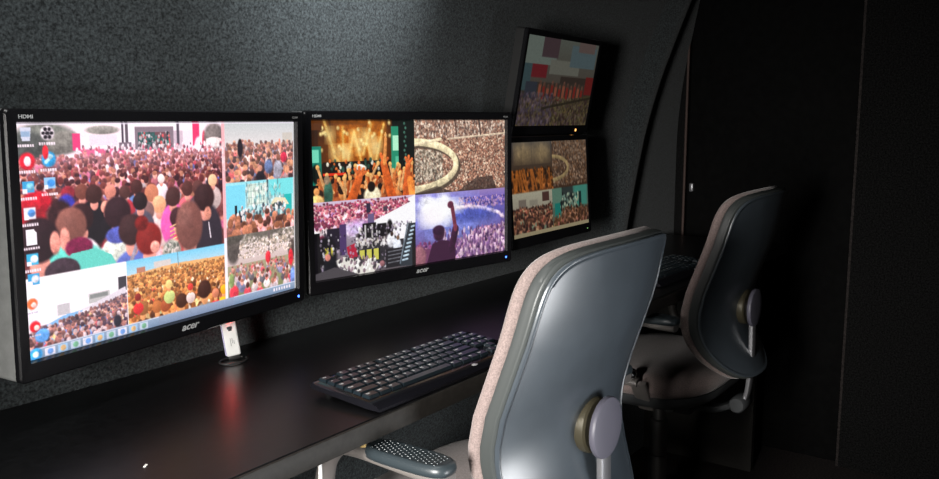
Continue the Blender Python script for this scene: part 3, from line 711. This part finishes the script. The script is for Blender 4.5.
def wall_mount(t, centre, yaw, tilt, depth0):
    """square plate on the casing and an arm back to the wall, part of the monitor"""
    Rm = Matrix.Rotation(yaw, 3, 'Z') @ Matrix.Rotation(tilt, 3, 'X')
    bm = bmesh.new(); add_box(bm, (-.05, depth0, -.05), (.05, depth0 + .004, .05), .001)
    p0 = Vector((0, depth0 + .004, 0))
    world = Vector((centre[0], wall_y(centre[2] + Z0) - .001, centre[2] + Z0))
    p1 = Rm.inverted() @ (world - Vector((centre[0], centre[1], centre[2] + Z0)))
    if p1.y > p0.y: add_tube(bm, [p0, p1], .02)
    obj('wall_mount', bm, M['pan'], t)

m1c, m1y, m1t = (0, 0, 0), .1458, .0215
c_left = paint_left()
t = make_monitor('large wide monitor nearest the left edge, showing a daytime crowd mosaic and desktop icons', m1c, m1y, m1t, .509, .286, c_left, (512, 288), 1.12, (.0165, .0175, .025), M['blue_led'], 'wide monitors on the carpeted wall', led_x=-.001)
wall_mount(t, m1c, m1y, m1t, .045)
m2c, m2y, m2t = (.557, .0101, .0022), -.157, -.0061
t = make_monitor('wide monitor showing four concert pictures, orange hands and a violet arena', m2c, m2y, m2t, .509, .286, paint_centre(), (480, 270), 1.0, (.0165, .0175, .025), M['blue_led'], 'wide monitors on the carpeted wall', led_x=-.003)
wall_mount(t, m2c, m2y, m2t, .045)
m3c, m3y, m3t = (1.0610, 0, -.0150), .0362, -.0648
t = make_monitor('small monitor below the tilted one, showing a mosaic of dim concert pictures', m3c, m3y, m3t, .39, .2194, paint_lower(), (200, 112), .8, (.013, .014, .025), M['green_led'], 'small stacked monitors', text=False, case_mat='cable', big=False)
wall_mount(t, m3c, m3y, m3t, .031)
m4c, m4y, m4t = (1.0788, -.006, .2346), .0388, .1755
t = make_monitor('small monitor mounted highest on the wall, leaning out over the lower one', m4c, m4y, m4t, .3662, .206, paint_upper(), (200, 112), .7, (.013, .014, .022), M['amber_led'], 'small stacked monitors', led_x=-.055, text=False, case_mat='cable', big=False)
wall_mount(t, m4c, m4y, m4t, .031)

# ------------------------------------------------------------------ keyboards
ROWS = [
    ('Esc', 1), (None, .8), ('F1', 1), ('F2', 1), ('F3', 1), ('F4', 1), (None, .4), ('F5', 1), ('F6', 1), ('F7', 1), ('F8', 1), (None, .4), ('F9', 1), ('F10', 1), ('F11', 1), ('F12', 1), (None, .4), ('Prt', 1), ('Scr', 1), ('Brk', 1)], \
    [('~', 1)] + [(x, 1) for x in '1234567890-='] + [('Bksp', 2), (None, .4), ('Ins', 1), ('Hm', 1), ('PgU', 1)], \
    [('Tab', 1.5)] + [(x, 1) for x in 'QWERTYUIOP[]'] + [('\\', 1.5), (None, .4), ('Del', 1), ('End', 1), ('PgD', 1)], \
    [('Caps', 1.75)] + [(x, 1) for x in "ASDFGHJKL;'"] + [('Enter', 2.25), (None, .4), ('7', 1), ('8', 1), ('9', 1)], \
    [('Shift', 2.25)] + [(x, 1) for x in 'ZXCVBNM,./'] + [('Shift', 2.75), (None, 1.4), ('^', 1)], \
    [('Ctrl', 1.25), ('Win', 1.25), ('Alt', 1.25), ('', 6.25), ('Alt', 1.25), ('Fn', 1.25), ('Mn', 1.25), ('Ctrl', 1.25), (None, .4), ('<', 1), ('v', 1), ('>', 1)]
PITCH, RP = .0186, .0166
KL, KD = .360, .130
def keyboard_body():
    bm = bmesh.new()
    # side profile (y, z): front low, back raised, swept across x with rounded ends
    prof = [(-KD / 2, .0015), (-KD / 2 - .001, .006), (-KD / 2 + .003, .0105), (-KD / 2 + .02, .0125), (KD / 2 - .014, .0205), (KD / 2 - .002, .0205), (KD / 2, .0175), (KD / 2, .0115), (-KD / 2 + .02, .0015)]
    xs = [(-KL / 2, .96), (-KL / 2 + .0025, 1), (KL / 2 - .0025, 1), (KL / 2, .96)]
    rings = []
    for x, k in xs:
        rings.append([(x, y * (1 if k == 1 else .985), .010 + (z - .010) * (1 if k == 1 else .8)) for y, z in prof])
    loft(bm, rings)
    bmesh.ops.bevel(bm, geom=[e for e in bm.edges if len(e.link_faces) == 2 and e.calc_face_angle(0) > .5], offset=.0018, segments=3, profile=.5, affect='EDGES')
    return bm
def key_mesh(w, text):
    bm = bmesh.new()
    d = RP - .0022; ww = w * PITCH - .0022; hgt = .0048
    rings = []
    for k, z, s in ((0, 0, 0), (1, hgt * .75, .0009), (2, hgt, .0019)):
        rings.append([(sx * (ww / 2 - s), sy * (d / 2 - s) , z) for sx, sy in ((-1, -1), (1, -1), (1, 1), (-1, 1))])
    loft(bm, rings, cap0=False)
    if text:
        tb = text_bm(text, .0062 if len(text) == 1 else .0042, 0, 0, 'LEFT', .0002)
        tb.transform(Matrix.Translation((-ww / 2 + .0026, d / 2 - .0072, hgt + .00012)))
        me = bpy.data.meshes.new('tmp'); tb.to_mesh(me); tb.free()
        n0 = len(bm.faces); bm.from_mesh(me); bm.faces.ensure_lookup_table()
        for f in bm.faces[n0:]: f.material_index = 1
        bpy.data.meshes.remove(me)
    me = bpy.data.meshes.new('key')
    bm.to_mesh(me); bm.free()
    me.materials.append(M['key']); me.materials.append(M['legend'])
    return me
KEYS = {}
def make_keyboard(label, loc, rot, group):
    t = thing('keyboard', label, 'keyboard', loc, (0, 0, rot), group)
    body = obj('body', keyboard_body(), M['kb'], t, angle=50)
    slope = math.atan2(.008, KD - .034)
    for r, row in enumerate(ROWS):
        x = -KL / 2 + .0085
        y = KD / 2 - .0150 - r * RP
        for s, w in row:
            if s is not None:
                k = (s, w)
                if k not in KEYS: KEYS[k] = key_mesh(w, s)
                o = bpy.data.objects.new('key', KEYS[k]); COL.objects.link(o); o.parent = t
                o.location = (x + w * PITCH / 2, y, .0125 + (y + KD / 2 - .02) * math.tan(slope) - .0004)
                o.rotation_euler = (slope, 0, 0)
            x += w * PITCH
    bm = bmesh.new(); add_lathe(bm, [(.0001, .0004), (.0042, .0003), (.0045, 0)], (0, 0, 0), 'Z', 20)
    bmesh.ops.scale(bm, vec=(1.5, .8, 1), verts=bm.verts)
    bm.transform(Matrix.Translation((.05, -KD / 2 + .011, .0118)) @ Matrix.Rotation(.1, 4, 'X'))
    obj('emblem', bm, M['letter'], t)
    for sx in (-1, 1):
        obj('foot', box((sx * .15 - .012, KD / 2 - .02, .0), (sx * .15 + .012, KD / 2 - .012, .014), .001), M['pan'], t)
    return t
make_keyboard('black keyboard lying on the desk beside the front chair, below the wide monitors', (.231, -.266, ZD), -.02, 'black keyboards on the desk')
make_keyboard('black keyboard lying behind the front chair, in front of the far chair', (1.24, -.235, ZD), -.03, 'black keyboards on the desk')

# ------------------------------------------------------------------ usb modem standing by the wall
ux, uy = .112, .038
t = thing('usb_modem', 'white USB modem standing upright on the desk below the large monitor', 'modem', (ux, uy, ZD), (0, -.13, -.55))
bm = bmesh.new(); add_box(bm, (-.0115, -.0045, .006), (.0115, .0045, .064), .003, 3)
body = obj('body', bm, M['white'], t)
bm = bmesh.new(); add_box(bm, (-.0128, -.0038, .008), (-.0112, .0038, .062), .0007)
obj('side_strip', bm, M['lilac'], t, label='pale violet side strip')
bm = bmesh.new(); add_lathe(bm, [(.0045, .0638), (.0042, .066), (.0001, .0675)], (0, -.001, 0), 'Z', 16)
obj('status_light', bm, M['red_led'], t)
bm = bmesh.new(); add_box(bm, (-.004, -.0052, .0515), (.004, -.0044, .056), .0003); add_box(bm, (-.0025, -.0052, .0485), (.003, -.0044, .0515), .0003)
obj('emblem', bm, M['pan'], t)
bm = bmesh.new()
for x, z, l in ((-.0022, .030, .013), (.0006, .032, .009), (.0030, .029, .006)):
    add_box(bm, (x, -.0049, z - l / 2), (x + .0008, -.0044, z + l / 2))
obj('printed_marks', bm, M['letter_dim'], t, smooth=False)
obj('socket', box((-.009, -.004, 0), (.009, .004, .0065), .001), M['cable'], t)
bm = bmesh.new()
loop = [(math.cos(a) * .024 - .012, math.sin(a) * .017 - .006, .0022) for a in np.linspace(.3, 2 * PI - .1, 40)]
add_tube(bm, loop, .0018, seg=8, side=Vector((0, 0, 1)))
tag(obj('usb_cable', bm, M['cable']), 'thin black cable loop lying around the foot of the white modem', 'cable').location = (ux, uy - .006, ZD)

# crumb on the desk
bm = bmesh.new(); add_box(bm, (-.0022, -.0015, 0), (.0022, .0015, .0008)); 
for v in bm.verts: v.co.z += .0007 * (v.co.x > 0); v.co.x *= 1 + .4 * (v.co.y > 0)
pp = obj('paper_scrap', bm, M['paper']); tag(pp, 'tiny white paper scrap on the bare black desk at lower left', 'paper scrap')
pp.location = (-0.228, -0.227, ZD); pp.rotation_euler = (0, 0, .5)

# ------------------------------------------------------------------ office chairs
# chair frame: x across, y forward (+Y), origin on the floor under the gas column
CY = -.285
def interp(tab, z):
    xs = [a for a, _ in tab]; ys = [b for _, b in tab]
    return float(np.interp(z, xs, ys))
ZB, ZT = .516, .952
PROF = [(.50, -.512), (.53, -.500), (.56, -.481), (.6, -.461), (.64, -.450), (.68, -.450), (.727, -.460), (.777, -.478), (.827, -.496), (.877, -.510), (.917, -.517), (.94, -.522), (.97, -.528)]
HALF = [(.50, .155), (.54, .172), (.58, .184), (.62, .191), (.66, .196), (.70, .201), (.74, .203), (.777, .201), (.827, .198), (.877, .196), (.917, .194), (.97, .192)]
def smooth_tab(tab):
    z = np.linspace(tab[0][0], tab[-1][0], 60)
    y = np.interp(z, [a for a, _ in tab], [b for _, b in tab])
    for _ in range(6): y[1:-1] = (y[:-2] + 2 * y[1:-1] + y[2:]) / 4
    return list(zip(z, y))
PROF, HALF = smooth_tab(PROF), smooth_tab(HALF)
def back_outline(inset=0, n=96):
    """rounded outline of the backrest in (x, z)"""
    out = []
    zm, hh = (ZB + ZT) / 2, (ZT - ZB) / 2 - inset
    for k in range(n):
        a = 2 * PI * k / n
        ca, sa = math.cos(a), math.sin(a)
        e = 2 / 7.5 if sa > 0 else 2 / 3.4
        sx = math.copysign(abs(ca) ** e, ca); sz = math.copysign(abs(sa) ** e, sa)
        z = zm + hh * sz
        out.append(((interp(HALF, z) - inset) * sx, z + (.012 * (1 - sx * sx) if sa > 0 else 0), sx))
    return out
def back_ring(inset, dy, n=96, curve=.040, k=1.0):
    ring = []
    for x, z, sx in back_outline(inset, n):
        x *= k; zc_ = (ZB + ZT) / 2; z = zc_ + (z - zc_) * k
        hw = interp(HALF, z)
        y = interp(PROF, z) - curve * (1 - min(1, (x / hw) ** 2)) + dy
        ring.append((x, y - CY, z))
    return ring

def make_chair(label, loc, rot, lift=0, group=None):
    t = thing('office_chair', label, 'office chair', loc, (0, 0, rot), group)
    up = lambda ring: [(x, y, z + lift) for x, y, z in ring]
    # rear shell: smooth dished face with a raised rim
    bm = bmesh.new()
    ks = [.06, .15, .25, .35, .45, .55, .65, .74, .82, .88]
    rings = [up(back_ring(.006, .001, k=k)) for k in ks]
    rings += [up(back_ring(.0135, .001)), up(back_ring(.0105, .0012)), up(back_ring(.009, -.0012)), up(back_ring(.0068, -.0018)), up(back_ring(.0048, -.0006)), up(back_ring(.0045, .003)), up(back_ring(.012, .005))]
    loft(bm, rings, cap1=False)
    obj('backrest_shell', bm, M['shell'], t, angle=60)
    # dark edge band between shell and cushion
    bm = bmesh.new()
    rings = [up(back_ring(.012, .0035)), up(back_ring(.0046, .0035)), up(back_ring(.002, .0045)), up(back_ring(.0005, .0075)), up(back_ring(.0012, .0095)), up(back_ring(-.0008, .0125)), up(back_ring(.0, .0155)), up(back_ring(-.0012, .018)), up(back_ring(.0005, .0225)), up(back_ring(.005, .0245)), up(back_ring(.016, .0246))]
    loft(bm, rings, cap0=False, cap1=False)
    obj('edge_band', bm, M['gasket'], t, angle=60)
    # fabric cushion
    bm = bmesh.new()
    rings = [up(back_ring(.02, .0235)), up(back_ring(.003, .0240)), up(back_ring(-.002, .0265)), up(back_ring(-.004, .033)), up(back_ring(-.001, .0405)), up(back_ring(.008, .047)), up(back_ring(.022, .052))]
    rings += [up(back_ring(.022, .052 + .012 * (1 - k), k=k)) for k in (.9, .78, .65, .5, .35, .2, .07)]
    loft(bm, rings, cap0=False)
    obj('backrest_cushion', bm, M['fabric'], t, angle=70)
    # mount: collar on the shell, disc cover, upright bar, pivot
    zk = .677 + lift
    ys = interp(PROF, .677) - .040 - CY
    bm = bmesh.new(); add_lathe(bm, [(.042, .006), (.0425, -.004), (.042, -.010), (.039, -.013), (.02, -.014)], (0, ys, zk), 'Y', 40)
    obj('mount_collar', bm, M['boss'], t)
    bm = bmesh.new(); yk = ys - .026
    add_lathe(bm, [(.014, .018), (.016, .006), (.044, .004), (.0462, .001), (.0462, -.003), (.045, -.0052), (.04, -.0062), (.02, -.0072), (.001, -.0074)], (0, yk, zk), 'Y', 48)
    obj('mount_cover', bm, M['knob'], t)
    bm = bmesh.new()
    add_tube(bm, catmull([(0, yk + .003, zk - .01), (0, yk + .001, zk - .06), (0, yk - .0, zk - .13), (0, yk + .004, zk - .2), (0, yk + .012, zk - .235)], 6), .016, .006, 12, power=4)
    obj('back_bar', bm, M['bar'], t)
    zp = .437 + lift; yp = -.495 - CY
    bm = bmesh.new()
    add_lathe(bm, [(.001, -.034), (.017, -.034), (.02, -.03), (.02, .03), (.017, .034), (.001, .034)], (0, yp, zp), 'X', 28)
    obj('tilt_pivot', bm, M['pan'], t)
    bm = bmesh.new(); add_tube(bm, catmull([(0, yp, zp), (0, yp + .07, zp - .028), (0, yp + .16, zp - .02), (0, -.02, zp - .012)], 6), .022, .009, 12, power=4)
    obj('tilt_arm', bm, M['pan'], t)
    # seat
    zs = .452 + lift
    def seat_ring(inset, z, n=72, e=4.0):
        out = []
        for k in range(n):
            a = 2 * PI * k / n; ca, sa = math.cos(a), math.sin(a)
            x = math.copysign(abs(ca) ** (2 / e), ca) * (.232 - inset); y = math.copysign(abs(sa) ** (2 / e), sa) * (.20 - inset) + .012
            f = max(0, (y - .05) / .16)
            out.append((x * (1 - .06 * max(0, -(y - .035) / .22)), y, z - .028 * f * f + .012 * max(0, (-y - .06) / .13) ** 2))
        return out
    bm = bmesh.new(); loft(bm, [seat_ring(.02, zs + .027), seat_ring(.001, zs + .03), seat_ring(-.004, zs + .043), seat_ring(.0, zs + .057), seat_ring(.014, zs + .07), seat_ring(.04, zs + .077), seat_ring(.1, zs + .078), seat_ring(.16, zs + .076), seat_ring(.21, zs + .075)], cap0=True)
    obj('seat_cushion', bm, M['fabric'], t, angle=70)
    bm = bmesh.new(); loft(bm, [seat_ring(.1, zs - .012), seat_ring(.03, zs - .006), seat_ring(.008, zs + .004), seat_ring(.001, zs + .014), seat_ring(.0015, zs + .028), seat_ring(.03, zs + .0285)], cap1=False)
    obj('seat_pan', bm, M['pan'], t, angle=60)
    bm = bmesh.new(); add_box(bm, (-.07, -.11, zs - .055), (.07, .1, zs - .008), .012)
    add_lathe(bm, [(.001, -.082), (.02, -.082), (.022, -.07), (.022, .07), (.001, .07)], (0, -.055, zs - .03), 'X', 24)
    obj('tilt_mechanism', bm, M['pan'], t)
    bm = bmesh.new(); add_tube(bm, [(.06, .03, zs - .03), (.16, .035, zs - .035), (.2, .03, zs - .04)], .005); add_tube(bm, [(.2, .03, zs - .04), (.25, .03, zs - .045)], .009, .005)
    obj('height_lever', bm, M['pan'], t)
    # arms
    for s in (-1, 1):
        X = s * .266
        bm = bmesh.new()
        pth = [(X, y - CY, z + Z0 + lift) for y, z in ((-.428, -.3095), (-.39, -.3085), (-.33, -.3055), (-.275, -.3035), (-.240, -.310), (-.212, -.340), (-.206, -.39), (-.225, -.428), (-.27, -.447))]
        pth += [(X - s * .012, -.335 - CY, -.455 + Z0 + lift)]
        add_tube(bm, catmull(pth, 6), .0165, .0095, 14, side=Vector((1, 0, 0)), power=2.6)
        br = obj('arm_bracket', bm, M['bracket'], t, angle=60)
        bm = bmesh.new()
        def pad_ring(ins, z, n=48):
            o = []
            for k in range(n):
                a = 2 * PI * k / n; ca, sa = math.cos(a), math.sin(a)
                x = math.copysign(abs(ca) ** .62, ca) * (.0265 - ins); y = math.copysign(abs(sa) ** .55, sa) * (.0695 - ins)
                o.append((X + x, -.3645 - CY + y, z + Z0 + lift))
            return o
        loft(bm, [pad_ring(.006, -.3035), pad_ring(.001, -.3015), pad_ring(0, -.296), pad_ring(.001, -.2905), pad_ring(.004, -.2875), pad_ring(.0065, -.2865), pad_ring(.0085, -.2868), pad_ring(.016, -.2866), pad_ring(.025, -.2866)])
        pd = obj('arm_pad', bm, M['pad'], t, angle=60)
        # moulded grip dimples on top
        bm = bmesh.new()
        for i in range(17):
            for j in range(5):
                cx, cy = X + (j - 2) * .0068 + (.0034 if i % 2 else 0) - .0017, -.3645 - CY + (i - 8) * .0066
                add_lathe(bm, [(.0019, -.0002), (.0015, .0006), (.0003, .0008)], (cx, cy, -.2866 + Z0 + lift), 'Z', 6)
        obj('grip_studs', bm, M['pad'], pd)
        bm = bmesh.new(); add_lathe(bm, [(.013, -.006), (.013, .004), (.009, .009), (.001, .0105)] if s > 0 else [(.001, -.0105), (.009, -.009), (.013, -.004), (.013, .006)], (X + s * .004, -.325 - CY, -.432 + Z0 + lift), 'X', 20)
        obj('arm_bolt', bm, M['chrome'], t)
        bm = bmesh.new(); add_tube(bm, [(X - s * .012, -.335 - CY, -.455 + Z0 + lift), (s * .2, -.335 - CY, zs - .004), (s * .06, -.33 - CY, zs - .018)], .02, .006, 12, side=Vector((0, 1, 0)), power=4)
        obj('arm_strut', bm, M['bracket'], t)
    # gas column and base
    bm = bmesh.new(); add_lathe(bm, [(.015, zs - .05), (.016, .33 + lift), (.0165, .31 + lift)], (0, 0, 0), 'Z', 28)
    obj('gas_piston', bm, M['steel'], t)
    bm = bmesh.new(); add_lathe(bm, [(.0165, .352 + lift), (.0215, .348 + lift), (.0225, .30), (.0225, .262), (.0212, .26), (.0212, .256), (.0235, .254), (.0245, .19), (.0235, .188), (.0235, .184), (.0258, .182), (.027, .09), (.027, .07)], (0, 0, 0), 'Z', 28)
    obj('gas_column', bm, M['steel'], t, angle=25)
    bm = bmesh.new(); add_lathe(bm, [(.028, .066), (.036, .072), (.038, .1), (.03, .118), (.0275, .12)], (0, 0, 0), 'Z', 28)
    obj('hub', bm, M['pan'], t)
    for k in range(5):
        a = 2 * PI * k / 5 + .3
        d = Vector((math.cos(a), math.sin(a), 0)); sd = Vector((-d.y, d.x, 0))
        bm = bmesh.new(); add_tube(bm, catmull([d * .028 + Vector((0, 0, .092)), d * .12 + Vector((0, 0, .095)), d * .22 + Vector((0, 0, .083)), d * .292 + Vector((0, 0, .066))], 5), .021, .013, 12, side=sd, taper=lambda q: 1 - .35 * q, power=3)
        leg = obj('base_leg', bm, M['pan'], t)
        bm = bmesh.new(); c0 = d * .285
        for q in (-1, 1):
            b2 = bmesh.new(); add_lathe(b2, [(.001, -.009), (.022, -.009), (.025, -.005), (.025, .005), (.022, .009), (.001, .009)], (0, 0, 0), 'X', 20)
            b2.transform(Matrix.Translation(c0 + sd * (.015 * q) + Vector((0, 0, .025))) @ Matrix.Rotation(a + PI / 2, 4, 'Z'))
            me = bpy.data.meshes.new('tmp'); b2.to_mesh(me); b2.free(); bm.from_mesh(me); bpy.data.meshes.remove(me)
        add_tube(bm, [c0 + Vector((0, 0, .025)), c0 + Vector((0, 0, .062))], .007)
        obj('caster', bm, M['cable'], leg)
    return t
make_chair('nearest office chair, grey-blue plastic back seen from behind, beside the keyboard', (.335, CY, 0), 0, 0, 'office chairs at the desk')
make_chair('farther office chair in the shadows, side on, behind the nearer chair', (1.267, -.215, 0), 0, 0, 'office chairs at the desk')

# ------------------------------------------------------------------ light
def area(name, loc, target, sx, sy, power, color=(1, 1, 1), spread=PI):
    l = bpy.data.lights.new(name, 'AREA'); l.shape = 'RECTANGLE'; l.size = sx; l.size_y = sy
    l.energy = power; l.color = color; l.spread = spread
    o = bpy.data.objects.new(name, l); COL.objects.link(o); o.location = loc
    o.rotation_euler = (Vector(target) - Vector(loc)).to_track_quat('-Z', 'Y').to_euler()
    return o
def spot(name, loc, target, power, angle, blend=.8, color=(1, 1, 1), r=.05):
    l = bpy.data.lights.new(name, 'SPOT'); l.energy = power; l.spot_size = angle; l.spot_blend = blend; l.color = color; l.shadow_soft_size = r
    o = bpy.data.objects.new(name, l); COL.objects.link(o); o.location = loc
    o.rotation_euler = (Vector(target) - Vector(loc)).to_track_quat('-Z', 'Y').to_euler()
    return o
area('doorway_daylight', (-1.35, -.72, 1.02), (.3, -.45, .70), .22, .5, 8.5, (1, .97, .93), math.radians(60))
area('added_sheen_light', (.42, -1.62, .36), (.2, -.47, .70), .5, .66, 2.4, (.97, .98, 1), math.radians(62))  # added light for the sheen on the chair back; the wall has no opening
area('upper_wall_fill', (-.25, -.36, 1.60), (-.25, -.12, 1.1), 1.1, .12, 3.0, (1, .98, .95), math.radians(150))  # added fill that lifts the upper wall, no fixture modelled
spot('ceiling_lamp', (.46, -.48, 1.60), (.41, .03, 1.44), 46, math.radians(60), 1.0, (.93, .97, 1), .04)

w = bpy.data.worlds.new('dim_surroundings'); SC.world = w; w.use_nodes = True
w.node_tree.nodes['Background'].inputs['Color'].default_value = (.8, .9, 1, 1)
w.node_tree.nodes['Background'].inputs['Strength'].default_value = .005

# ------------------------------------------------------------------ camera
cam = bpy.data.cameras.new('camera'); co = bpy.data.objects.new('camera', cam); COL.objects.link(co)
yaw, pitch, roll, f = .95122, .14099, -.00016, 848.76
cam.sensor_fit = 'HORIZONTAL'; cam.sensor_width = 36; cam.lens = f / 939 * 36
cam.clip_start = .02; cam.clip_end = 50
fw = Vector((math.sin(yaw) * math.cos(pitch), math.cos(yaw) * math.cos(pitch), -math.sin(pitch)))
r = Vector((math.cos(yaw), -math.sin(yaw), 0)); u = r.cross(fw)
r2 = r * math.cos(roll) + u * math.sin(roll); u2 = -r * math.sin(roll) + u * math.cos(roll)
m = Matrix((r2, u2, -fw)).transposed().to_4x4()
m.translation = Vector((-.75547, -1.04939, .14823 + Z0))
co.matrix_world = m
SC.camera = co
SC.view_settings.view_transform = 'Standard'; SC.view_settings.look = 'None'
SC.view_settings.gamma = 1; SC.view_settings.exposure = 0; SC.view_settings.use_curve_mapping = False
